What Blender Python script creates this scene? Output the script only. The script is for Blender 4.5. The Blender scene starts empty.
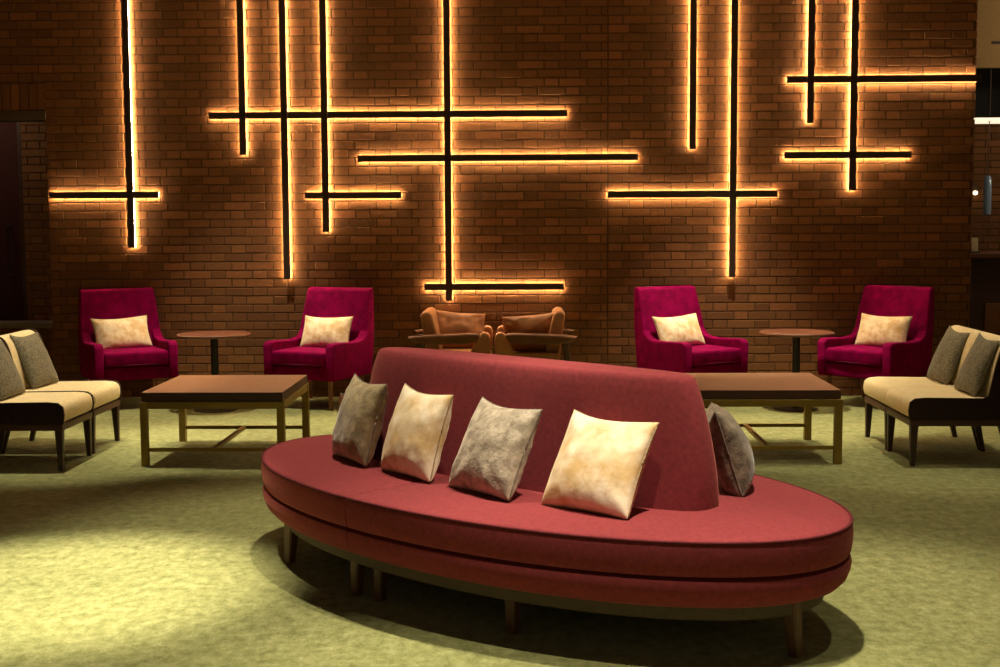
import bpy, bmesh, math, random
from mathutils import Vector, Matrix, noise
random.seed(7)
R = math.radians
col = bpy.context.scene.collection
SC = bpy.context.scene

# ------------------------------------------------------------------ materials
def srgb(r, g, b):
    f = lambda c: (c/255/12.92) if c/255 <= 0.04045 else ((c/255+0.055)/1.055)**2.4
    return (f(r), f(g), f(b), 1)

def nodes(name):
    m = bpy.data.materials.new(name); m.use_nodes = True
    nt = m.node_tree; b = nt.nodes['Principled BSDF']
    return m, nt, b

def ramp(nt, src, stops):
    r = nt.nodes.new('ShaderNodeValToRGB')
    while len(r.color_ramp.elements) < len(stops): r.color_ramp.elements.new(0.5)
    for e, (p, c) in zip(r.color_ramp.elements, stops): e.position = p; e.color = c
    nt.links.new(src, r.inputs[0]); return r.outputs[0]

def noise_node(nt, scale, detail=3, rough=0.55, coord='Object', stretch=None, dist=0):
    t = nt.nodes.new('ShaderNodeTexCoord'); n = nt.nodes.new('ShaderNodeTexNoise')
    n.inputs['Scale'].default_value = scale; n.inputs['Detail'].default_value = detail
    n.inputs['Roughness'].default_value = rough; n.inputs['Distortion'].default_value = dist
    src = t.outputs[coord]
    if stretch:
        mp = nt.nodes.new('ShaderNodeMapping'); mp.inputs['Scale'].default_value = stretch
        nt.links.new(src, mp.inputs[0]); src = mp.outputs[0]
    nt.links.new(src, n.inputs['Vector']); return n.outputs['Fac']

def bump(nt, b, src, strength, distance):
    n = nt.nodes.new('ShaderNodeBump'); n.inputs['Strength'].default_value = strength
    n.inputs['Distance'].default_value = distance
    nt.links.new(src, n.inputs['Height']); nt.links.new(n.outputs[0], b.inputs['Normal'])

def fabric(name, c0, c1, scale, rough=0.9, sheen=0.0, bumps=(900, .25, .001), lo=.3, hi=.7, detail=3, stretch=None, tint=None, dist=0):
    m, nt, b = nodes(name)
    f = noise_node(nt, scale, detail, stretch=stretch, dist=dist)
    nt.links.new(ramp(nt, f, [(lo, c0), (hi, c1)]), b.inputs['Base Color'])
    b.inputs['Roughness'].default_value = rough
    b.inputs['Sheen Weight'].default_value = sheen
    b.inputs['Sheen Roughness'].default_value = .35
    if tint: b.inputs['Sheen Tint'].default_value = tint
    b.inputs['Specular IOR Level'].default_value = .25
    if bumps: bump(nt, b, noise_node(nt, bumps[0], 2), bumps[1], bumps[2])
    return m

M = {}
M['red'] = fabric('red_wool', srgb(115, 43, 50), srgb(135, 53, 58), 60, .95, .2, (700, .35, .0015), tint=srgb(255, 170, 150))
M['piping'] = fabric('dark_red_piping', srgb(78, 22, 28), srgb(92, 28, 34), 80, .9)
M['velvet'] = fabric('magenta_velvet', srgb(98, 0, 48), srgb(128, 0, 68), 14, .85, .0, (300, .15, .001), tint=srgb(255, 80, 150))
M['velvet'].node_tree.nodes['Principled BSDF'].inputs['Specular IOR Level'].default_value = .04
M['velvet_seam'] = fabric('magenta_seam', srgb(96, 0, 48), srgb(110, 2, 56), 30, .85)
M['cream'] = fabric('cream_upholstery', srgb(214, 194, 144), srgb(230, 212, 166), 40, .9, .1, (600, .25, .001))
M['dark_trim'] = fabric('dark_brown_upholstery', srgb(44, 26, 22), srgb(54, 34, 28), 30, .7, 0, (500, .2, .0006))
M['moss'] = fabric('grey_green_weave', srgb(78, 74, 58), srgb(128, 122, 98), 90, .85, .15, (500, .5, .002), lo=.35, hi=.65)
M['hide'] = fabric('cream_hide', srgb(208, 176, 124), srgb(244, 230, 204), 9, .55, .4, (60, .25, .004), lo=.36, hi=.62, detail=5, tint=srgb(255, 235, 200), dist=.15)
M['lumbar'] = fabric('ivory_crushed_velvet', srgb(214, 180, 126), srgb(240, 224, 192), 16, .6, .4, (50, .25, .004), lo=.36, hi=.6, detail=4, dist=.15)
M['silver'] = fabric('silver_crushed_velvet', srgb(122, 110, 97), srgb(200, 188, 168), 22, .42, .5, (70, .5, .005), lo=.3, hi=.72, detail=6, tint=srgb(240, 230, 215), dist=.25)
M['taupe'] = fabric('taupe_crushed_velvet', srgb(122, 108, 82), srgb(178, 160, 126), 20, .5, .5, (70, .4, .005), lo=.34, hi=.66, detail=6, dist=.25)
M['pewter'] = fabric('dark_silver_velvet', srgb(78, 68, 58), srgb(150, 138, 120), 24, .42, .3, (70, .5, .005), lo=.3, hi=.72, detail=6, dist=.25)
M['seam_thread'] = fabric('seam_thread', srgb(150, 130, 100), srgb(180, 160, 126), 60, .7)
M['grey_seam'] = fabric('grey_seam_thread', srgb(92, 84, 74), srgb(140, 130, 116), 60, .6)

def wood(name, c0, c1, rough=.45, scale=6, stretch=(1, 12, 12)):
    m, nt, b = nodes(name)
    f = noise_node(nt, scale, 5, .6, stretch=stretch, dist=.4)
    nt.links.new(ramp(nt, f, [(.3, c0), (.7, c1)]), b.inputs['Base Color'])
    b.inputs['Roughness'].default_value = rough; return m
M['walnut'] = wood('walnut', srgb(62, 36, 22), srgb(88, 54, 32))
M['chairleg'] = wood('brown_leg_wood', srgb(112, 66, 40), srgb(140, 86, 54), .5, 6, (12, 12, 1))
M['darkleg'] = wood('dark_leg_wood', srgb(48, 29, 20), srgb(68, 42, 28), .45, 6, (12, 12, 1))
M['sofaleg'] = wood('sofa_leg_wood', srgb(70, 42, 26), srgb(94, 58, 36), .5, 6, (12, 12, 1))
M['plinth'] = wood('plinth_board', srgb(66, 52, 40), srgb(80, 64, 48), .7)
M['tabletop'] = wood('brown_veneer', srgb(110, 66, 29), srgb(126, 78, 37), .62, 4, (1.5, 14, 14))
M['tableedge'] = wood('dark_edge_veneer', srgb(66, 38, 20), srgb(80, 46, 26), .5, 4, (1.5, 14, 14))
M['redwood'] = wood('red_brown_wood', srgb(84, 44, 26), srgb(102, 56, 32), .4, 5)
M['barwood'] = wood('bar_wood', srgb(52, 28, 16), srgb(70, 38, 22), .5, 5)
M['doorred'] = wood('dark_red_door', srgb(58, 16, 12), srgb(68, 20, 15), .9, 5, (10, 10, 1))

def plain(name, c, rough=.5, metal=0, nscale=30, amt=.12):
    m, nt, b = nodes(name)
    d = tuple(x*(1-amt) for x in c[:3]) + (1,)
    nt.links.new(ramp(nt, noise_node(nt, nscale, 3), [(.3, d), (.7, c)]), b.inputs['Base Color'])
    b.inputs['Roughness'].default_value = rough; b.inputs['Metallic'].default_value = metal
    return m
M['brass'] = plain('satin_brass', srgb(150, 124, 56), .45, .7)
M['blackmetal'] = plain('black_metal', srgb(26, 22, 20), .4, .3)
M['bronze'] = plain('dark_bronze', srgb(62, 46, 34), .6, .2)
M['steel'] = plain('lintel_steel', srgb(78, 62, 40), .6, .2)
M['plaster'] = plain('tan_plaster', srgb(176, 142, 92), .9)
M['ceiling'] = plain('ceiling_paint', srgb(120, 100, 76), .9)
M['stone'] = plain('grey_stone', srgb(132, 118, 100), .5)
M['blackglass'] = plain('black_glass', srgb(14, 12, 10), .12)
M['clearglass'] = plain('blue_grey_glass', srgb(120, 140, 165), .1)
M['paper'] = plain('pale_card', srgb(190, 172, 130), .8)
M['leather'] = fabric('tan_leather', srgb(140, 90, 54), srgb(170, 114, 70), 7, .45, 0, (90, .3, .003), detail=4)
M['darkleather'] = fabric('shaded_brown_leather', srgb(92, 56, 30), srgb(112, 70, 38), 7, .5, 0, (90, .25, .003), detail=4)  # tan leather with the arms' shade put into its colour; also the brown pillow

def emit(name, c, s):
    m, nt, b = nodes(name)
    b.inputs['Base Color'].default_value = c
    b.inputs['Emission Color'].default_value = c; b.inputs['Emission Strength'].default_value = s
    return m
M['led'] = emit('warm_led', (1, .70, .37, 1), 150)
M['ledwhite'] = emit('pale_led', (1, .84, .6, 1), 1.1)
M['bulb'] = emit('warm_bulb', (1, .75, .4, 1), 6)

# brick with a random tone per brick
m, nt, b = nodes('brown_brick')
g = nt.nodes.new('ShaderNodeNewGeometry')
base = ramp(nt, g.outputs['Random Per Island'], [(0, srgb(112, 70, 32)), (.45, srgb(124, 79, 37)), (.85, srgb(136, 88, 42)), (1, srgb(148, 94, 50))])
f = noise_node(nt, 40, 5, .65)
mul = nt.nodes.new('ShaderNodeMix'); mul.data_type = 'RGBA'; mul.blend_type = 'MULTIPLY'; mul.inputs[0].default_value = 1
nt.links.new(base, mul.inputs[6]); nt.links.new(ramp(nt, f, [(.25, (.72, .70, .68, 1)), (.65, (1, 1, 1, 1))]), mul.inputs[7])
nt.links.new(mul.outputs[2], b.inputs['Base Color']); b.inputs['Roughness'].default_value = .85
bump(nt, b, noise_node(nt, 90, 4), .35, .004)
M['brick'] = m
M['mortar'] = fabric('dark_mortar', srgb(78, 54, 32), srgb(102, 72, 44), 25, .95, 0, (200, .4, .003))

# carpet: yellow green pile with trodden, mottled tone
m, nt, b = nodes('green_carpet')
big = noise_node(nt, 1.6, 4, .6, stretch=(1, .8, 1)); fine = noise_node(nt, 19, 6, .76, stretch=(1, .75, 1)); tiny = noise_node(nt, 150, 3, .7)
c1 = ramp(nt, fine, [(.34, srgb(117, 120, 71)), (.5, srgb(147, 150, 97)), (.66, srgb(172, 174, 122))])
mul = nt.nodes.new('ShaderNodeMix'); mul.data_type = 'RGBA'; mul.blend_type = 'MULTIPLY'; mul.inputs[0].default_value = 1
nt.links.new(c1, mul.inputs[6]); nt.links.new(ramp(nt, big, [(.3, (.82, .84, .80, 1)), (.7, (1, 1, 1, 1))]), mul.inputs[7])
mul2 = nt.nodes.new('ShaderNodeMix'); mul2.data_type = 'RGBA'; mul2.blend_type = 'MULTIPLY'; mul2.inputs[0].default_value = 1
nt.links.new(mul.outputs[2], mul2.inputs[6]); nt.links.new(ramp(nt, tiny, [(.3, (.68, .68, .64, 1)), (.62, (1, 1, 1, 1))]), mul2.inputs[7])
nt.links.new(mul2.outputs[2], b.inputs['Base Color']); b.inputs['Roughness'].default_value = 1
b.inputs['Sheen Weight'].default_value = .15; b.inputs['Specular IOR Level'].default_value = .1
bump(nt, b, tiny, .6, .006)
M['carpet'] = m

# ------------------------------------------------------------------ mesh helpers
def mk(name, bm, mat, parent=None, angle=40, mats=None):
    me = bpy.data.meshes.new(name)
    bmesh.ops.recalc_face_normals(bm, faces=bm.faces)
    bm.to_mesh(me); bm.free()
    for mm in (mats or [mat]): me.materials.append(mm)
    me.polygons.foreach_set('use_smooth', [True]*len(me.polygons))
    me.set_sharp_from_angle(angle=R(angle))
    o = bpy.data.objects.new(name, me); col.objects.link(o)
    if parent: o.parent = parent
    return o

def tag(o, label, cat, group=None):
    o['label'] = label; o['category'] = cat; o['kind'] = 'thing'
    if group: o['group'] = group
    return o

def thing(name, label, cat, loc=(0, 0, 0), rz=0, group=None):
    o = bpy.data.objects.new(name, None); col.objects.link(o)
    o.empty_display_size = .1
    o.location = loc; o.rotation_euler = (0, 0, rz)
    return tag(o, label, cat, group)

def struct(o):
    o['kind'] = 'structure'; return o

def dup(root, loc, rz, label):
    r = root.copy(); col.objects.link(r); r.location = loc; r.rotation_euler = (0, 0, rz); r['label'] = label
    for ch in list(root.children):
        c = ch.copy(); col.objects.link(c); c.parent = r
        for gg in list(ch.children):
            d = gg.copy(); col.objects.link(d); d.parent = c
    return r

def box(bm, x0, x1, y0, y1, z0, z1, bev=0, seg=3, mat=None, mi=0):
    b2 = bmesh.new(); bmesh.ops.create_cube(b2, size=1)
    for v in b2.verts:
        v.co = Vector(((x0+x1)/2+v.co.x*(x1-x0), (y0+y1)/2+v.co.y*(y1-y0), (z0+z1)/2+v.co.z*(z1-z0)))
    if bev: bmesh.ops.bevel(b2, geom=list(b2.edges), offset=bev, segments=seg, profile=.6, affect='EDGES')
    if mat is not None: bmesh.ops.transform(b2, matrix=mat, verts=b2.verts)
    join(bm, b2, mi); return bm

def join(bm, b2, mi=0):
    mp = {}
    for v in b2.verts: mp[v] = bm.verts.new(v.co)
    for f in b2.faces:
        try:
            nf = bm.faces.new([mp[v] for v in f.verts]); nf.material_index = mi
        except ValueError: pass
    b2.free()

def loft(bm, loops, cap0=True, cap1=True, closed=True):
    vs = [[bm.verts.new(p) for p in L] for L in loops]
    n = len(loops[0])
    for a, c in zip(vs, vs[1:]):
        for i in range(n if closed else n-1):
            j = (i+1) % n
            bm.faces.new((a[i], a[j], c[j], c[i]))
    if cap0: bm.faces.new(list(reversed(vs[0])))
    if cap1: bm.faces.new(vs[-1])
    return vs

def lathe(bm, prof, n=40, c=(0, 0, 0)):
    loft(bm, [[(c[0]+r*math.cos(2*math.pi*i/n), c[1]+r*math.sin(2*math.pi*i/n), c[2]+z) for i in range(n)] for r, z in prof])
    return bm

def taper(bm, p0, p1, s0, s1, bev=.25):
    """square tapering leg from p0 (top, half size s0) to p1 (bottom, s1), edges eased"""
    def ring(p, s):
        k = s*(1-bev); q = [(s, -k), (s, k), (k, s), (-k, s), (-s, k), (-s, -k), (-k, -s), (k, -s)]
        return [(p[0]+x, p[1]+y, p[2]) for x, y in q]
    loft(bm, [ring(p1, s1*.8), ring((p1[0], p1[1], p1[2]+.004), s1), ring(p0, s0)]); return bm

def roundleg(bm, p0, p1, r0, r1, n=16):
    L = []
    for t, k in ((0, .75), (.02, 1), (.5, 1.04), (1, 1)):
        p = Vector(p1).lerp(Vector(p0), t); r = (r1+(r0-r1)*t)*k
        L.append([(p.x+r*math.cos(2*math.pi*i/n), p.y+r*math.sin(2*math.pi*i/n), p.z) for i in range(n)])
    loft(bm, L); return bm

def tube(bm, pts, r, n=8, closed=False):
    P = [Vector(p) for p in pts]; m_ = len(P); L = []
    up = Vector((0, 0, 1))
    for i, p in enumerate(P):
        a = P[(i-1) % m_] if (closed or i) else p; c = P[(i+1) % m_] if (closed or i < m_-1) else p
        t = (c-a).normalized(); s = t.cross(up)
        if s.length < 1e-3: s = t.cross(Vector((1, 0, 0)))
        s.normalize(); w = s.cross(t)
        L.append([p + r*(math.cos(2*math.pi*k/n)*s + math.sin(2*math.pi*k/n)*w) for k in range(n)])
    if closed: L.append(L[0])
    loft(bm, L, not closed, not closed); return bm

def prism(bm, prof, axis, a0, a1, bev=0, seg=3):
    """extrude a 2-D outline (p, q): axis 'x' -> (a, p, q), axis 'y' -> (p, a, q)"""
    b2 = bmesh.new()
    mp = (lambda a, p, q: (a, p, q)) if axis == 'x' else (lambda a, p, q: (p, a, q))
    A = [b2.verts.new(mp(a0, p, q)) for p, q in prof]; B = [b2.verts.new(mp(a1, p, q)) for p, q in prof]
    f0 = b2.faces.new(A); f1 = b2.faces.new(list(reversed(B))); n = len(prof)
    for i in range(n): b2.faces.new((A[i], B[i], B[(i+1) % n], A[(i+1) % n]))
    bmesh.ops.recalc_face_normals(b2, faces=b2.faces)
    if bev: bmesh.ops.bevel(b2, geom=list(set(f0.edges) | set(f1.edges)), offset=bev, segments=seg, profile=.6, affect='EDGES')
    join(bm, b2); return bm

def arc(pts, sub=6):
    """Catmull-Rom through open control points"""
    P = [Vector((*p, 0)) for p in pts]; out = []
    for i in range(len(P)-1):
        p0 = P[max(i-1, 0)]; p1 = P[i]; p2 = P[i+1]; p3 = P[min(i+2, len(P)-1)]
        for k in range(sub):
            t = k/sub
            q = .5*((2*p1)+(-p0+p2)*t+(2*p0-5*p1+4*p2-p3)*t*t+(-p0+3*p1-3*p2+p3)*t**3)
            out.append((q.x, q.y))
    out.append((P[-1].x, P[-1].y)); return out

def outline(s, t, w, h, pinch):
    """point of a cushion's plan: sides draw in a little, the top sags between its corners"""
    kt = pinch*(2.0 if t > 0 else .45)*abs(t)**.5
    x = s*w/2*(1-pinch*.75*(1-t*t)); z = t*h/2*(1-kt*(1-abs(s)**2.2))
    if s > 0 and t > 0: z -= .05*h*s**3*t*t                       # one upper corner droops
    return x, z

def pillow_bm(w, h, T, seed, n=30, pinch=.085, wr=.006):
    """filled cushion standing on its lower edge, facing -y, origin at the middle of that edge"""
    bm = bmesh.new(); sides = []
    for sgn in (-1, 1):
        g_ = []
        for j in range(n+1):
            row = []
            t = math.sin((j/n*2-1)*math.pi/2)
            for i in range(n+1):
                s = math.sin((i/n*2-1)*math.pi/2)
                x, z = outline(s, t, w, h, pinch)
                e = max(0, (1-s*s)*(1-t*t)); th = T/2*e**.40*(1-.18*t)
                # soft folds running in from the corners, and a crumpled surface
                fold = math.sin(11*(abs(s)-abs(t))+seed)*abs(s*t)*.6
                q = noise.noise(Vector((x*9+seed, z*9, sgn*3.1)))*wr + (noise.noise(Vector((x*30+seed, z*22, 7.7*sgn)))*.6+fold)*wr
                y = sgn*(th + q*min(1, e*5))
                if e < 1e-6 and sgn == 1: row.append(sides[0][j][i]); continue
                row.append(bm.verts.new((x, y, z+h/2)))
            g_.append(row)
        sides.append(g_)
        for j in range(n):
            for i in range(n):
                q = (g_[j][i], g_[j][i+1], g_[j+1][i+1], g_[j+1][i])
                bm.faces.new(q if sgn < 0 else tuple(reversed(q)))
    return bm

def seam_bm(w, h, pinch=.085, r=.0035):
    bm = bmesh.new(); pts = []
    N = 20
    def P(s, t):
        x, z = outline(s, t, w, h, pinch); return (x, 0, z+h/2)
    for i in range(N): pts.append(P(-1+2*i/N, -1))
    for i in range(N): pts.append(P(1, -1+2*i/N))
    for i in range(N): pts.append(P(1-2*i/N, 1))
    for i in range(N): pts.append(P(-1, 1-2*i/N))
    return tube(bm, pts, r, 6, True)

def pillow(name, label, mat, seam_mat, w, h, T, seed, matrix, group, wr=.006, pinch=.085):
    root = mk(name, pillow_bm(w, h, T, seed, pinch=pinch, wr=wr), mat, angle=180)
    tag(root, label, 'pillow', group); root.matrix_world = matrix
    s = mk('piping', seam_bm(w, h, pinch), seam_mat, root, 180)
    return root

def pose(x, y, z, yaw, lean, roll=0):
    """yaw about z, then leaning back (top towards +y of its own frame), roll in its own plane"""
    return Matrix.Translation((x, y, z)) @ Matrix.Rotation(yaw, 4, 'Z') @ Matrix.Rotation(-lean, 4, 'X') @ Matrix.Rotation(-roll, 4, 'Y')

# ------------------------------------------------------------------ the setting
YW = 10.95
bm = bmesh.new(); box(bm, -7, 7, 0.5, 15, -.1, 0)
struct(mk('floor', bm, M['carpet']))
bm = bmesh.new(); box(bm, -7, 7, 0.5, 15, 4.0, 4.1)
struct(mk('ceiling', bm, M['ceiling']))

for nm, xa in (('wall_left', -7.1), ('wall_right', 7.0)):
    bm = bmesh.new(); box(bm, xa, xa+.1, .5, 15, 0, 4.0)
    struct(mk(nm, bm, M['plaster']))

def brick_box(bm, x0, x1, y0, y1, z0, z1):
    b = .0025
    v = [bm.verts.new(p) for p in ((x0, y1, z0), (x1, y1, z0), (x1, y1, z1), (x0, y1, z1),
                                   (x0, y0+b, z0), (x1, y0+b, z0), (x1, y0+b, z1), (x0, y0+b, z1),
                                   (x0+b, y0, z0+b), (x1-b, y0, z0+b), (x1-b, y0, z1-b), (x0+b, y0, z1-b))]
    for a, c in ((0, 1), (1, 2), (2, 3), (3, 0)):
        bm.faces.new((v[a], v[c], v[4+c], v[4+a])); bm.faces.new((v[4+a], v[4+c], v[8+c], v[8+a]))
    bm.faces.new(v[8:12])

def bricks(bm, X0, X1, Z0, Z1, y, holes=(), joint=.009, course=.0722, period=.353, depth=.012, shift=0):
    """Flemish bond: stretcher and header by turns, every other course moved by half a period"""
    st = (period-2*joint)*2/3; hd = (period-2*joint)/3
    r = 0; z = Z0
    while z < Z1-.02:
        zt = min(z+course-joint, Z1)
        x = X0-period*1.5+(r % 2)*period/2+shift
        k = 0
        while x < X1:
            w = st if k % 2 == 0 else hd
            spans = [(max(x, X0), min(x+w, X1))]
            for hx0, hx1, hz0, hz1 in holes:
                if zt > hz0 and z < hz1:
                    ns = []
                    for a, c in spans:
                        if c <= hx0 or a >= hx1: ns.append((a, c)); continue
                        if a < hx0: ns.append((a, hx0))
                        if c > hx1: ns.append((hx1, c))
                    spans = ns
            for a, c in spans:
                if c-a > .015:
                    d = random.uniform(-.0012, .0012)
                    brick_box(bm, a+random.uniform(-.0008, .0008), c+random.uniform(-.0008, .0008), y+d, y+depth, z, zt+random.uniform(-.0007, .0007))
            x += w+joint; k += 1
        z += course; r += 1

# back wall: mortar body with the doorway cut out, bricks standing proud of it
OX, OZ, XR = -4.075, 2.35, 3.66
bm = bmesh.new()
MY = YW+.0055
box(bm, OX, XR, MY, MY+.22, 0, 4.0); box(bm, -7, OX, MY, MY+.22, OZ+.075, 4.0)
for f in bm.faces: f.material_index = 1
b2 = bmesh.new()
bricks(b2, -7, XR, .0, 4.0, YW, holes=[(-7.1, OX, -1, OZ+.31), (.634, .643, -1, 5)])
x = OX-.066
while x > -6:                                                   # upright bricks over the doorway
    brick_box(b2, x, x+.066, YW, YW+.012, OZ+.08, OZ+.30); x -= .0745
x = OX
join(bm, b2, 0)
# returns of the wall: jamb and right end faced in brick too
def side_bricks(bm, X, sgn, z1):
    b3 = bmesh.new(); bricks(b3, 0, .225, 0, z1, 0, shift=.1)
    mt = Matrix(((0, sgn, 0, X), (1, 0, 0, YW), (0, 0, 1, 0), (0, 0, 0, 1)))
    bmesh.ops.transform(b3, matrix=mt, verts=b3.verts); join(bm, b3, 0)
side_bricks(bm, OX-.008, 1, OZ); side_bricks(bm, XR+.008, -1, 4.0)
struct(mk('wall_back', bm, None, mats=[M['brick'], M['mortar']], angle=20))
bm = bmesh.new(); box(bm, -7, OX, YW-.012, YW+.23, OZ, OZ+.074, .003)
struct(mk('trim_1', bm, M['steel'], angle=30))
# passage behind the doorway
bm = bmesh.new(); b2 = bmesh.new()
box(bm, -4.67, -3.6, 11.918, 12.1, 0, 3.2)
for f in bm.faces: f.material_index = 1
bricks(b2, -4.67, -3.6, 0, 3.2, 11.91); join(bm, b2, 0)
struct(mk('wall_passage', bm, None, mats=[M['brick'], M['mortar']], angle=20))
bm = bmesh.new(); box(bm, -5.6, -4.71, 12.0, 12.06, .02, 2.9, .004)
d = struct(mk('door_1', bm, M['doorred']))
bm = bmesh.new()
for xx in (-5.62, -4.72): box(bm, xx, xx+.05, 11.94, 12.08, 0, 3.0, .004)
mk('door_frame', bm, M['barwood'], d)
bm = bmesh.new(); tube(bm, [(-4.84, 11.995, 1.0), (-4.84, 11.94, 1.0), (-4.84, 11.94, 1.45), (-4.84, 11.995, 1.45)], .012)
mk('door_handle', bm, M['bronze'], d)
bm = bmesh.new(); box(bm, -7, -3.7, 11.2, 12.2, 3.2, 3.3)
struct(mk('ceiling_passage', bm, M['ceiling']))
bm = bmesh.new(); box(bm, -7, -5.7, 12.0, 12.2, 0, 3.2)
struct(mk('wall_passage_end', bm, M['doorred']))
# low wall with a stone cap inside the doorway
t = thing('low_wall', 'low brick wall with a pale grey stone cap inside the dark doorway', 'low wall', (-4.9, 11.5, 0))
bm = bmesh.new(); b2 = bmesh.new(); box(bm, -.9, .72, .008, .2, 0, .55)
for f in bm.faces: f.material_index = 1
bricks(b2, -.9, .72, 0, .55, 0); join(bm, b2, 0)
mk('brick_body', bm, None, t, 20, [M['brick'], M['mortar']])
bm = bmesh.new(); box(bm, -.92, .74, -.04, .24, .551, .60, .006); mk('stone_cap', bm, M['stone'], t)
# right hand recess: bulkhead, far brick wall, bar
bm = bmesh.new(); box(bm, 3.85, 7, 12.0, 13.6, 2.84, 3.99, .004)
struct(mk('wall_bulkhead', bm, M['plaster']))
bm = bmesh.new(); b2 = bmesh.new(); box(bm, 3.4, 7, 14.008, 14.2, 0, 4)
for f in bm.faces: f.material_index = 1
bricks(b2, 3.4, 7, 0, 4.0, 14.0); join(bm, b2, 0)
struct(mk('wall_recess', bm, None, mats=[M['brick'], M['mortar']], angle=20))

# ------------------------------------------------------------------ wall lights
BARS_G = 'backlit bars on the brick wall'
def bar(kind, a0, a1, fixed, label, cross=()):
    """a dark channel held off the wall by a rail; an LED strip runs along each side of the rail. Upright bars pass in front of level ones"""
    h = .028
    cx, cz = ((fixed, (a0+a1)/2) if kind == 'v' else ((a0+a1)/2, fixed))
    t = thing('backlit_wall_bar', label, 'wall light', (cx, YW, cz), 0, BARS_G)
    L = (a1-a0)/2; mid = (a0+a1)/2
    def bx(bm, u0, u1, w0, w1, y0, y1, bev=0):
        if kind == 'v': box(bm, w0, w1, y0, y1, u0, u1, bev)
        else: box(bm, u0, u1, y0, y1, w0, w1, bev)
    yf = -.062 if kind == 'v' else -.046
    bm = bmesh.new(); bx(bm, -L, L, -h, h, yf, yf+.014, .002); mk('housing', bm, M['bronze'], t, 30)
    def segs(e):
        cuts = sorted(c-mid for c in cross); out = []; u = -L+e
        for c in cuts:
            out.append((u, c-.034)); u = c+.034
        return out+[(u, L-e)]
    bm = bmesh.new()
    for u0, u1 in segs(.02): bx(bm, u0, u1, -.008, .008, yf+.013, .0)
    mk('mounting_rail', bm, M['bronze'], t, 30)
    for s in (-1, 1):
        bm = bmesh.new()
        for u0, u1 in segs(.006): bx(bm, u0, u1, min(s*.0085, s*.017), max(s*.0085, s*.017), -.0150, -.0055)
        mk('led_strip', bm, M['led'], t, 30)
ZT = 3.6
V = [(-3.365, 1.274, 'backlit upright bar furthest left on the wall, above the leftmost magenta armchair'),
     (-2.405, 2.044, 'shortest of the three uprights crossing the left end of the longest level backlit bar'),
     (-2.056, 1.003, 'long upright backlit bar above the left round table, middle one of three in a row'),
     (-1.720, 1.400, 'upright backlit bar crossed near its foot by a short level bar above the second armchair'),
     (-0.694, 0.817, 'longest upright backlit bar, reaching down to the wall above the tan leather chairs'),
     (1.674, 1.005, 'upright backlit bar right of centre, crossed low by just one level bar'),
     (1.336, 2.069, 'short upright backlit bar crossed by no level bar, right of centre'),
     (2.302, 2.275, 'shortest upright backlit bar, at the left end of the level bar high on the right'),
     (2.656, 1.720, 'upright backlit bar crossed by two level bars at the right of the wall')]
Hb = [(-4.056, -3.130, 1.719, 'level backlit bar beside the dark doorway at the left end of the wall'),
      (-2.692, 0.302, 2.372, 'longest level backlit bar, crossing four upright bars left of centre'),
      (-1.898, -1.086, 1.705, 'short level backlit bar above the armchair left of the red sofa'),
      (-1.449, 0.889, 2.009, 'level backlit bar at mid wall, second from the top of three across the longest upright'),
      (-0.902, 0.272, 0.934, 'lowest level backlit bar, just above the tan leather chairs'),
      (0.638, 2.048, 1.698, 'level backlit bar right of centre, crossing the upright above the right of centre armchair'),
      (2.109, 3.70, 2.632, 'level backlit bar running high on the right to the end of the brick wall'),
      (2.097, 3.142, 2.014, 'short level backlit bar low across the rightmost upright')]
for x, z, l in V: bar('v', z, ZT, x, l, [hz for h0, h1, hz, _ in Hb if h0 < x < h1 and hz > z])
for a, c, z, l in Hb: bar('h', a, c, z, l)

# ------------------------------------------------------------------ round island sofa
SX, SY, SA = -.044, 5.30, R(-41.35)
sofa = thing('island_sofa', 'red oval island sofa with a tall central backrest, on short wooden legs', 'sofa', (SX, SY, 0), SA)
EA, EB, CUT = 1.436, .76, -.232
def section(inset, side, gap):
    """outline of one half of the oval: side -1 left, +1 right of an S-shaped joint"""
    a, b_ = EA-inset, EB-inset; pts = []; N = 72
    if side < 0:
        un, uf = CUT-gap, -CUT-gap                    # near cut, far cut
        t0 = math.acos(uf/a); t1 = 2*math.pi-math.acos(un/a)
    else:
        un, uf = CUT+gap, -CUT+gap
        t0 = -math.acos(un/a); t1 = math.acos(uf/a)
    for i in range(N+1):
        t = t0+(t1-t0)*i/N; pts.append((a*math.cos(t), b_*math.sin(t)))
    g2 = gap*.6
    if side < 0: pts += [(un, -.3), (un, -g2), (uf, -g2), (uf, .3)]
    else: pts += [(uf, .3), (uf, g2), (un, g2), (un, -.3)]
    return pts
def cushion(side, prof, name):
    bm = bmesh.new()
    loft(bm, [[(x, y, z) for x, y in section(i, side, g_)] for i, z, g_ in prof])
    return mk(name, bm, M['red'], sofa, 50)
top_prof = [(.03, .318, .004), (.008, .322, .003), (.001, .334, .003), (-.004, .365, .002), (-.005, .395, .002), (-.002, .425, .0025), (.003, .436, .002), (.012, .4425, .004), (.03, .445, .008)]
low_prof = [(.11, .198, .005), (.065, .203, .004), (.036, .215, .003), (.014, .238, .0025), (.002, .268, .002), (-.001, .290, .002), (.004, .308, .0035), (.03, .317, .006)]
for side in (-1, 1):
    cushion(side, low_prof, 'base_cushion')
    c = cushion(side, top_prof, 'seat_cushion')
    bm = bmesh.new(); arcp = section(.0015, side, .004)[:73]
    tube(bm, [(x, y, .4375) for x, y in arcp], .0055, 8); mk('piping', bm, M['piping'], c, 180)
bm = bmesh.new()
loft(bm, [[((EA-i)*math.cos(2*math.pi*k/80), (EB-i)*math.sin(2*math.pi*k/80), z) for k in range(80)] for i, z in ((.10, .150), (.095, .155), (.095, .21))])
mk('plinth', bm, M['plinth'], sofa, 40)
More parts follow.
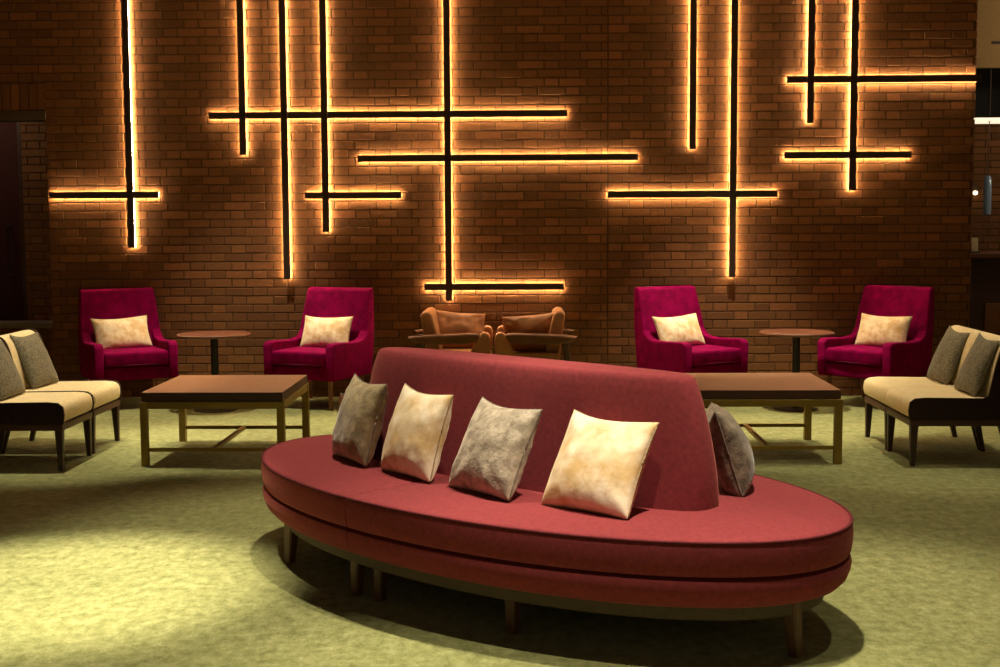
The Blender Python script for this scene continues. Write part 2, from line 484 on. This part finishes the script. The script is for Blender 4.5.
def superell(a, b_, n, N=96):
    P = []
    for k in range(N):
        t = 2*math.pi*k/N; c, s = math.cos(t), math.sin(t)
        P.append((a*math.copysign(abs(c)**(2/n), c), b_*math.copysign(abs(s)**(2/n), s)))
    return P
bm = bmesh.new(); L = []
ZB, ZTOP = .442, .925
for t in [0, .08, .2, .35, .5, .65, .78, .88]:
    z = ZB+(ZTOP-ZB)*t
    L.append((.935-.095*t**1.9, .205-.085*t, z))
a9, b9 = L[-1][0], L[-1][1]
rr = .038
for ph in (20, 42, 65, 90):
    L.append((a9-.012-rr*(1-math.cos(R(ph))), b9-.008-rr*.8*(1-math.cos(R(ph))), ZTOP-rr*(1-math.sin(R(ph)))))
loft(bm, [[(x, y, z) for x, y in superell(a, b_, 2.8)] for a, b_, z in L])
mk('backrest', bm, M['red'], sofa, 60)
for u, v in ((-.954, -.463), (-.362, -.590), (-.232, -.580), (.435, -.535), (1.325, -.074)):
    for s in (1, -1):
        bm = bmesh.new(); taper(bm, (s*u*.985, s*v*.985, .205), (s*u, s*v, 0), .028, .019)
        mk('leg', bm, M['sofaleg'], sofa, 30)

# pillows on the sofa
PG = 'pillows on the red island sofa'
def sofa_pillow(name, x, y, yaw, lean, roll, size, mat, sm, label, seed, T=.15, wr=.006):
    pillow(name, label, mat, sm, size, size*.97, T, seed, pose(x, y, .443+.5*size*abs(math.sin(R(roll))), R(yaw), R(lean), R(roll)), PG, wr)
sofa_pillow('square_pillow', .184, 4.622, -41.9, 31, 1.2, .40, M['hide'], M['seam_thread'], 'cream hide pillow nearest the camera, at the right end of the sofa front', 1.3)
sofa_pillow('square_pillow', -.208, 4.925, -52.7, 27, 1.8, .395, M['silver'], M['grey_seam'], 'silvery crushed velvet pillow between the two cream pillows on the red sofa', 5.1, wr=.009)
sofa_pillow('square_pillow', -.522, 5.275, -54.5, 19, 1.5, .39, M['hide'], M['seam_thread'], 'cream hide pillow second from the left on the red sofa', 9.7)
sofa_pillow('square_pillow', -.800, 5.612, -62, 17, 2.0, .388, M['taupe'], M['grey_seam'], 'taupe pillow furthest left on the front of the red sofa', 12.2, wr=.008)
sofa_pillow('square_pillow', .812, 5.05, 85, 18, 0, .355, M['pewter'], M['grey_seam'], 'dark silver pillow leaning behind the right end of the sofa backrest', 15.8, T=.18, wr=.006)
sofa_pillow('square_pillow', -.80, 6.13, 130, 13, 0, .25, M['darkleather'], M['grey_seam'], 'brown pillow peeping out behind the left end of the sofa backrest', 19.4)

# ------------------------------------------------------------------ magenta armchairs
AG = 'magenta velvet armchairs along the brick wall'
def make_armchair(loc, rz, label):
    t = thing('armchair', label, 'armchair', loc, rz, AG)
    W = .33; thick = .075
    top = arc([(-.345, .500), (-.30, .532), (-.15, .528), (.0, .522), (.12, .535), (.18, .578), (.225, .655), (.255, .73)], 5)
    prof = [(-.325, .235), (-.335, .26)] + top + [(.30, .745), (.335, .735), (.318, .60), (.285, .36), (.255, .235)]
    for s in (-1, 1):                                           # side panel: arm sweeping up into the back edge
        bm = bmesh.new(); prism(bm, prof, 'x', s*W, s*(W-thick), .016, 3)
        for v in bm.verts: v.co.x += -s*.028*max(0, (v.co.z-.52)/.4)
        mk('arm', bm, M['velvet'], t, 45)
    bm = bmesh.new()                                            # reclined back
    bp = arc([(.13, .30), (.155, .45), (.20, .62), (.25, .80), (.285, .915)], 6)
    prof = bp + [(.302, .934), (.335, .938), (.355, .922)] + [(.32, .60), (.25, .25), (.14, .25)]
    prism(bm, prof, 'x', -W, W, .016, 3)
    for v in bm.verts:
        k = min(1, max(0, (v.co.z-.45)/.16)); k = k*k*(3-2*k)
        v.co.x *= (1-k)*.86 + k*(1.004-.085*max(0, (v.co.z-.52)/.4))
    mk('backrest', bm, M['velvet'], t, 45)
    bm = bmesh.new(); box(bm, -W+thick-.004, W-thick+.004, -.325, .22, .235, .345, .02)
    mk('seat_rail', bm, M['velvet'], t, 45)
    bm = bmesh.new(); box(bm, -W+thick-.002, W-thick+.002, -.345, .16, .348, .462, .03, 4)
    for v in bm.verts:
        if v.co.z > .44: v.co.z += .018*max(0, 1-(v.co.x/.26)**2)*max(0, 1-((v.co.y+.09)/.26)**2)
    c = mk('seat_cushion', bm, M['velvet'], t, 45)
    bm = bmesh.new(); tube(bm, [(-W+thick+.02, -.335, .360), (0, -.346, .360), (W-thick-.02, -.335, .360)], .004)
    mk('piping', bm, M['velvet_seam'], c, 180)
    for sx in (-1, 1):
        for y0, y1 in ((-.27, -.285), (.20, .26)):
            bm = bmesh.new(); roundleg(bm, (sx*.255, y0, .24), (sx*.265, y1, 0), .021, .014)
            mk('leg', bm, M['chairleg'], t, 60)
    return t
chairs = [((-3.31, 10.51, 0), R(30), 'magenta armchair furthest left, behind the cream bench and beside the doorway'),
          ((-1.72, 10.51, 0), R(-23), 'magenta armchair between the left round table and the tan leather chairs'),
          ((1.28, 10.53, 0), R(33), 'magenta armchair just right of the red sofa backrest, left of the right round table'),
          ((2.77, 10.47, 0), R(-46), 'magenta armchair furthest right, behind the right hand cream bench')]
LB = ['cream oblong pillow on the leftmost magenta armchair', 'cream oblong pillow on the armchair right of the left round table',
      'cream oblong pillow on the armchair left of the right round table', 'cream oblong pillow on the rightmost magenta armchair']
first = None
for i, (loc, rz, lab) in enumerate(chairs):
    if first is None: first = make_armchair(loc, rz, lab)
    else: dup(first, loc, rz, lab)
    sh, ro = ((-.01, 3), (.0, 2), (-.02, 3), (.0, 1))[i]
    mt = Matrix.Translation(loc) @ Matrix.Rotation(rz, 4, 'Z') @ pose(sh, .045, .455, 0, R(23), R(ro))
    pillow('oblong_pillow', LB[i], M['lumbar'], M['seam_thread'], .46, .285, .13, 30+i*3.3, mt, 'oblong pillows on the magenta armchairs', .005, .09)

# ------------------------------------------------------------------ coffee tables
def make_coffee_table(loc, label):
    t = thing('coffee_table', label, 'coffee table', loc, 0, 'coffee tables')
    X, Y = .442, .455
    bm = bmesh.new(); box(bm, -X+.008, X-.008, -Y+.008, Y-.008, .398, .455, .003)
    bm.normal_update()
    for f in bm.faces: f.material_index = 0 if f.normal.z > .5 else 1
    mk('tabletop', bm, None, t, 30, [M['tabletop'], M['tableedge']])
    w = .042
    for sx in (-1, 1):
        for sy in (-1, 1):
            bm = bmesh.new(); box(bm, sx*X, sx*(X-w), sy*Y, sy*(Y-w), 0, .397, .002); mk('leg', bm, M['brass'], t, 30)
    for sy in (-1, 1):
        bm = bmesh.new(); box(bm, -X+w, X-w, sy*(Y-.002), sy*(Y-w+.002), .354, .397, .002); mk('frame_rail', bm, M['brass'], t, 30)
        bm = bmesh.new(); box(bm, -X+w, X-w, sy*(Y-.010), sy*(Y-w+.010), .088, .110, .002); mk('stretcher', bm, M['brass'], t, 30)
    for sx in (-1, 1):
        bm = bmesh.new(); box(bm, sx*(X-.002), sx*(X-w+.002), -Y+w, Y-w, .354, .397, .002); mk('frame_rail', bm, M['brass'], t, 30)
    bm = bmesh.new(); box(bm, -.014, .014, -Y+w-.010, Y-w+.010, .0885, .1095, .002); mk('stretcher', bm, M['brass'], t, 30)
    return t
ct = make_coffee_table((-1.955, 8.275, 0), 'square coffee table with brass legs beside the left cream bench')
dup(ct, (1.445, 8.33, 0), 0, 'square coffee table with brass legs behind the right end of the red sofa')

# ------------------------------------------------------------------ round side tables
def make_side_table(loc, label):
    t = thing('side_table', label, 'side table', loc, 0, 'round side tables')
    bm = bmesh.new(); lathe(bm, [(.27, .588), (.287, .593), (.29, .600), (.288, .607), (.283, .610)], 56); mk('tabletop', bm, M['redwood'], t, 30)
    bm = bmesh.new(); lathe(bm, [(.03, .012), (.03, .57), (.09, .576), (.09, .587)], 24); mk('pedestal', bm, M['blackmetal'], t, 30)
    bm = bmesh.new(); lathe(bm, [(.170, 0), (.172, .004), (.170, .008), (.05, .013)], 48); mk('base', bm, M['blackmetal'], t, 30)
    return t
st = make_side_table((-2.515, 10.2, 0), 'round side table between the two magenta armchairs on the left')
dup(st, (2.075, 10.2, 0), 0, 'round side table between the two magenta armchairs on the right')

# ------------------------------------------------------------------ cream benches (armless modules)
BG = 'armless cream seats beside the coffee tables'
def make_seat(loc, rz, label, near, far):
    """faces +x; depth along x, width along y; near = the side at -y"""
    t = thing('armless_seat', label, 'chair', loc, rz, BG)
    w = .272
    yn, yf = -w+(.018 if near else 0), w-(.018 if far else 0)
    bm = bmesh.new()
    prof = [(-.19, .285), (.265, .285)] + arc([(.292, .30), (.300, .34), (.292, .385), (.262, .408), (.20, .415)], 4) + [(-.19, .410)]
    prism(bm, prof, 'y', yn, yf, .012, 3); mk('seat_cushion', bm, M['cream'], t, 45)
    bm = bmesh.new()
    prof = [(-.20, .30), (-.185, .36)] + arc([(-.190, .42), (-.203, .52), (-.228, .64), (-.258, .725), (-.295, .762), (-.345, .762), (-.372, .735)], 5) + [(-.350, .56), (-.30, .30)]
    prism(bm, prof, 'y', yn, yf, .014, 3); mk('backrest', bm, M['cream'], t, 45)
    panel = [(.296, .284), (.303, .34), (.296, .390), (.266, .413), (.20, .4185), (-.14, .414)] + arc([(-.172, .43), (-.191, .52), (-.217, .64), (-.248, .728), (-.290, .768), (-.348, .768), (-.380, .74)], 5) + [(-.360, .56), (-.31, .284)]
    for f, y0 in ((near, -w), (far, w-.018)):
        if f:
            bm = bmesh.new(); prism(bm, panel, 'y', y0, y0+.018, .004, 2); mk('side_panel', bm, M['dark_trim'], t, 40)
    bm = bmesh.new(); box(bm, -.29, .29, -w+.004, w-.004, .245, .284, .004); mk('seat_frame', bm, M['walnut'], t, 30)
    for sy in (-1, 1):
        bm = bmesh.new(); taper(bm, (.262, sy*(w-.028), .25), (.268, sy*(w-.022), 0), .024, .014); mk('leg', bm, M['darkleg'], t, 30)
        bm = bmesh.new(); taper(bm, (-.265, sy*(w-.028), .25), (-.325, sy*(w-.022), 0), .024, .014); mk('leg', bm, M['darkleg'], t, 30)
    return t
seats = []
make_seat((-3.11, 7.935, 0), 0, 'cream armless seat nearest the camera on the left, with dark sides', True, True)
make_seat((-3.11, 8.50, 0), 0, 'cream armless seat on the left, behind the nearer dark-sided one', False, True)
make_seat((2.565, 8.065, 0), R(180), 'cream armless seat nearest the camera on the right, with a dark side', False, True)
make_seat((2.565, 8.615, 0), R(180), 'cream armless seat on the right, in front of the rightmost magenta armchair', False, False)
def bench_pillow(x, y, yaw, lab, seed, roll=0):
    pillow('square_pillow', lab, M['moss'], M['moss'], .38, .38, .10, seed, pose(x, y, .418, R(yaw), R(23), R(roll)), 'grey green pillows on the cream seats', .004)
bench_pillow(-3.225, 7.95, 90, 'grey green pillow on the nearer left cream seat, cut by the frame', 41)
bench_pillow(-3.225, 8.50, 86, 'grey green pillow on the further left cream seat', 44)
bench_pillow(2.68, 8.06, -90, 'grey green pillow on the nearer right cream seat', 47)
bench_pillow(2.68, 8.62, -88, 'grey green pillow on the further right cream seat', 50)

# ------------------------------------------------------------------ tan leather chairs
def make_leather(loc, rz, label):
    """faces +x, its side to the camera"""
    t = thing('leather_armchair', label, 'armchair', loc, rz, 'tan leather armchairs behind the red sofa')
    bm = bmesh.new(); prof = arc([(-.20, .30), (-.215, .50), (-.235, .66), (-.25, .745)], 5) + arc([(-.23, .775), (-.19, .780), (-.155, .755)], 4) + arc([(-.13, .66), (-.10, .50), (-.09, .36)], 4)
    prism(bm, prof, 'y', -.27, .27, .025, 3); mk('backrest', bm, M['leather'], t, 45)
    bm = bmesh.new(); box(bm, -.15, .30, -.25, .25, .30, .455, .06, 5); mk('seat_cushion', bm, M['leather'], t, 45)
    # loose leather cushion slumped along the far side, its front corner turned up
    bm = pillow_bm(.46, .34, .16, 61, wr=.014)
    for v in bm.verts: v.co.z -= .10*max(0, v.co.x+.1)*(v.co.z/.34)
    bmesh.ops.transform(bm, matrix=pose(.02, .10, .445, 0, R(14), 0), verts=bm.verts)
    mk('loose_cushion', bm, M['leather'], t, 180)
    for s in (-1, 1):
        bm = bmesh.new()
        prof = arc([(-.34, .585), (-.20, .600), (.0, .606), (.17, .612), (.215, .60), (.205, .565), (.15, .535), (.0, .527), (-.20, .530), (-.30, .545)], 4)
        prism(bm, prof, 'y', s*.30-.055, s*.30+.055, .02, 3); mk('arm', bm, M['darkleather'], t, 45)  # same leather as the seat, shade painted in as a darker tone
        bm = bmesh.new(); box(bm, -.20, .285, s*.30-.03, s*.30+.03, .36, .462, .018, 3)
        mk('side_rail', bm, M['leather'], t, 45)
        bm = bmesh.new(); prism(bm, arc([(.14, .45), (.22, .60), (.27, .62), (.302, .58), (.302, .44)], 4), 'y', s*.30-.05, s*.30+.05, .02, 3)
        mk('arm_front', bm, M['leather'], t, 45)
        for x0, x1 in ((.25, .265), (-.24, -.33)):
            bm = bmesh.new(); taper(bm, (x0, s*.29, .60 if x0 < 0 else .46), (x1, s*.29, 0), .028, .018); mk('leg', bm, M['walnut'], t, 30)
    return t
la = make_leather((-.625, 10.42, 0), 0, 'tan leather armchair on the left of the pair behind the red sofa')
dup(la, (.015, 10.42, 0), R(180), 'tan leather armchair on the right of the pair behind the red sofa')

# ------------------------------------------------------------------ bar in the right hand recess
t = thing('bar_counter', 'dark wooden bar counter beyond the right end of the brick wall', 'bar counter', (4.9, 12.3, 0))
bm = bmesh.new(); box(bm, -.95, .9, -.28, .3, 1.12, 1.165, .005); mk('countertop', bm, M['redwood'], t)
bm = bmesh.new(); box(bm, -.9, .85, -.16, .28, .08, 1.119, .004); mk('body', bm, M['barwood'], t)
bm = bmesh.new(); box(bm, -.88, .83, -.12, .26, 0, .079); mk('kick_plate', bm, M['blackmetal'], t)
bm = bmesh.new()
for k in range(4): box(bm, -.70+k*.38, -.70+k*.38+.34, -.175, -.159, .42, .70, .004)
mk('front_panel', bm, M['tabletop'], t)
t = thing('hanging_cabinet', 'black glass cabinet under the tan bulkhead with a pale light along its foot', 'cabinet', (4.95, 12.3, 2.375))
bm = bmesh.new(); box(bm, -.92, .9, -.25, .25, .021, .462, .004); mk('body', bm, M['blackglass'], t)
bm = bmesh.new(); box(bm, -.92, .9, -.252, .25, 0, .020, .002); mk('light_strip', bm, M['ledwhite'], t)
bm = bmesh.new()
for xx in (-.78, -.4, 0, .4): box(bm, xx-.005, xx+.005, -.258, -.249, .04, .455)
mk('mullion', bm, M['bronze'], t)
t = thing('vent_slot', 'narrow dark slot in the tan bulkhead at the upper right', 'vent', (4.55, 12.0, 3.06))
bm = bmesh.new(); box(bm, -.4, .6, -.006, .01, -.012, .012, .002); mk('slot_frame', bm, M['bronze'], t)
bm = bmesh.new(); box(bm, -.39, .59, -.008, -.005, -.007, .007); mk('slot', bm, M['blackmetal'], t)
t = thing('menu_stand', 'small pale card standing on the bar counter', 'card', (4.10, 12.15, 1.165))
bm = bmesh.new(); box(bm, -.03, .03, -.012, .012, .012, .14, .003, mat=Matrix.Rotation(R(-8), 4, 'X')); mk('card', bm, M['paper'], t)
bm = bmesh.new(); box(bm, -.04, .04, -.03, .03, 0, .013, .003); mk('base', bm, M['blackmetal'], t)
t = thing('pendant_lamp', 'small blue grey glass pendant hanging over the bar from the black cabinet', 'pendant lamp', (4.22, 12.2, 2.375))
bm = bmesh.new(); lathe(bm, [(.004, -.50), (.004, -.001), (.02, -.0009), (.02, -.0001)], 10); mk('rod', bm, M['bronze'], t)
bm = bmesh.new(); lathe(bm, [(.030, -.86), (.036, -.855), (.036, -.53), (.02, -.50), (.005, -.497)], 24); mk('glass_shade', bm, M['clearglass'], t)
t = thing('wall_lamp', 'tiny lamp on the far brick wall beside the bar', 'wall lamp', (4.70, 14.0, 1.77))
bm = bmesh.new(); box(bm, -.04, .04, -.03, .002, -.02, .06, .006); mk('bracket', bm, M['bronze'], t)
bm = bmesh.new(); lathe(bm, [(.01, -.04), (.022, -.03), (.022, -.005), (.01, 0)], 16, (0, -.045, .0)); mk('bulb', bm, M['bulb'], t)

# ------------------------------------------------------------------ camera
cd = bpy.data.cameras.new('camera'); cam = bpy.data.objects.new('camera', cd); col.objects.link(cam); SC.camera = cam
p, r, y = R(5.03), R(-.30), R(-1.4)
fwd = Vector((math.sin(y)*math.cos(p), math.cos(y)*math.cos(p), -math.sin(p))); rt = Vector((math.cos(y), -math.sin(y), 0)); up = rt.cross(fwd)
r1 = math.cos(r)*rt+math.sin(r)*up; u1 = math.cos(r)*up-math.sin(r)*rt
cam.matrix_world = Matrix(((r1.x, u1.x, -fwd.x, 0), (r1.y, u1.y, -fwd.y, 0), (r1.z, u1.z, -fwd.z, 1.5), (0, 0, 0, 1)))
cd.sensor_width = 36; cd.lens = 46.8; cd.clip_end = 100

# ------------------------------------------------------------------ light: ceiling downlights, then added fill points
WARM = (1, .86, .62)
def spot(x, y, power, angle, blend, tx=None, ty=None, z=3.9, size=.06, c=WARM):
    l = bpy.data.lights.new('downlight', 'SPOT'); l.energy = power; l.spot_size = R(angle); l.spot_blend = blend
    l.shadow_soft_size = size; l.color = c
    o = bpy.data.objects.new('downlight', l); col.objects.link(o); o.location = (x, y, z)
    d = Vector((x if tx is None else tx, y if ty is None else ty, 0))-o.location
    o.rotation_euler = d.to_track_quat('-Z', 'Y').to_euler()
spot(-1.95, 5.2, 2000, 31, .8)                # pool on the carpet at the left
spot(.75, 4.5, 760, 58, .7)                     # over the right of the sofa
spot(-.75, 5.7, 520, 56, .7)                    # over the left of the sofa
spot(.2, 3.75, 420, 42, .8)
spot(-1.9, 3.7, 520, 46, .8)
spot(1.5, 6.7, 200, 50, .7)
spot(1.9, 4.2, 110, 50, .8)
spot(-2.35, 10.0, 560, 50, .7)                   # over the left group
spot(1.55, 9.95, 760, 50, .7)                    # over the right group
spot(-2.95, 8.3, 520, 36, .6)
spot(2.6, 8.2, 260, 44, .7)
spot(-1.8, 8.7, 520, 38, .6)
spot(1.4, 8.8, 260, 38, .6)
spot(-.3, 10.0, 200, 40, .8)
spot(2.9, 10.0, 120, 40, .8)
l = bpy.data.lights.new('passage_fill', 'POINT'); l.energy = 14; l.color = WARM; l.shadow_soft_size = .1  # added fill, no fitting: lifts the brick and door in the passage
o = bpy.data.objects.new('passage_fill', l); col.objects.link(o); o.location = (-5.3, 11.4, 2.9)
l = bpy.data.lights.new('bulkhead_fill', 'POINT'); l.energy = 15; l.color = WARM; l.shadow_soft_size = .1  # added out-of-view fill that brightens the tan bulkhead
o = bpy.data.objects.new('bulkhead_fill', l); col.objects.link(o); o.location = (4.9, 11.0, 3.3)
l = bpy.data.lights.new('recess_wall_fill', 'POINT'); l.energy = 9; l.color = WARM; l.shadow_soft_size = .1  # added fill so the far recess wall's courses show
o = bpy.data.objects.new('recess_wall_fill', l); col.objects.link(o); o.location = (5.6, 13.1, 2.6)
l = bpy.data.lights.new('bar_front_fill', 'POINT'); l.energy = 8; l.color = WARM; l.shadow_soft_size = .05  # added fill without a fixture, brightens the bar's front panels
o = bpy.data.objects.new('bar_front_fill', l); col.objects.link(o); o.location = (4.9, 11.6, 2.2)
w = bpy.data.worlds.new('world'); SC.world = w; w.use_nodes = True
w.node_tree.nodes['Background'].inputs[0].default_value = (1, .78, .5, 1); w.node_tree.nodes['Background'].inputs[1].default_value = .13

SC.view_settings.view_transform = 'Standard'; SC.view_settings.look = 'None'; SC.view_settings.gamma = 1
SC.view_settings.use_curve_mapping = False; SC.view_settings.exposure = 0
SC.cycles.use_denoising = True
SC.cycles.max_bounces = 6; SC.cycles.sample_clamp_indirect = 6
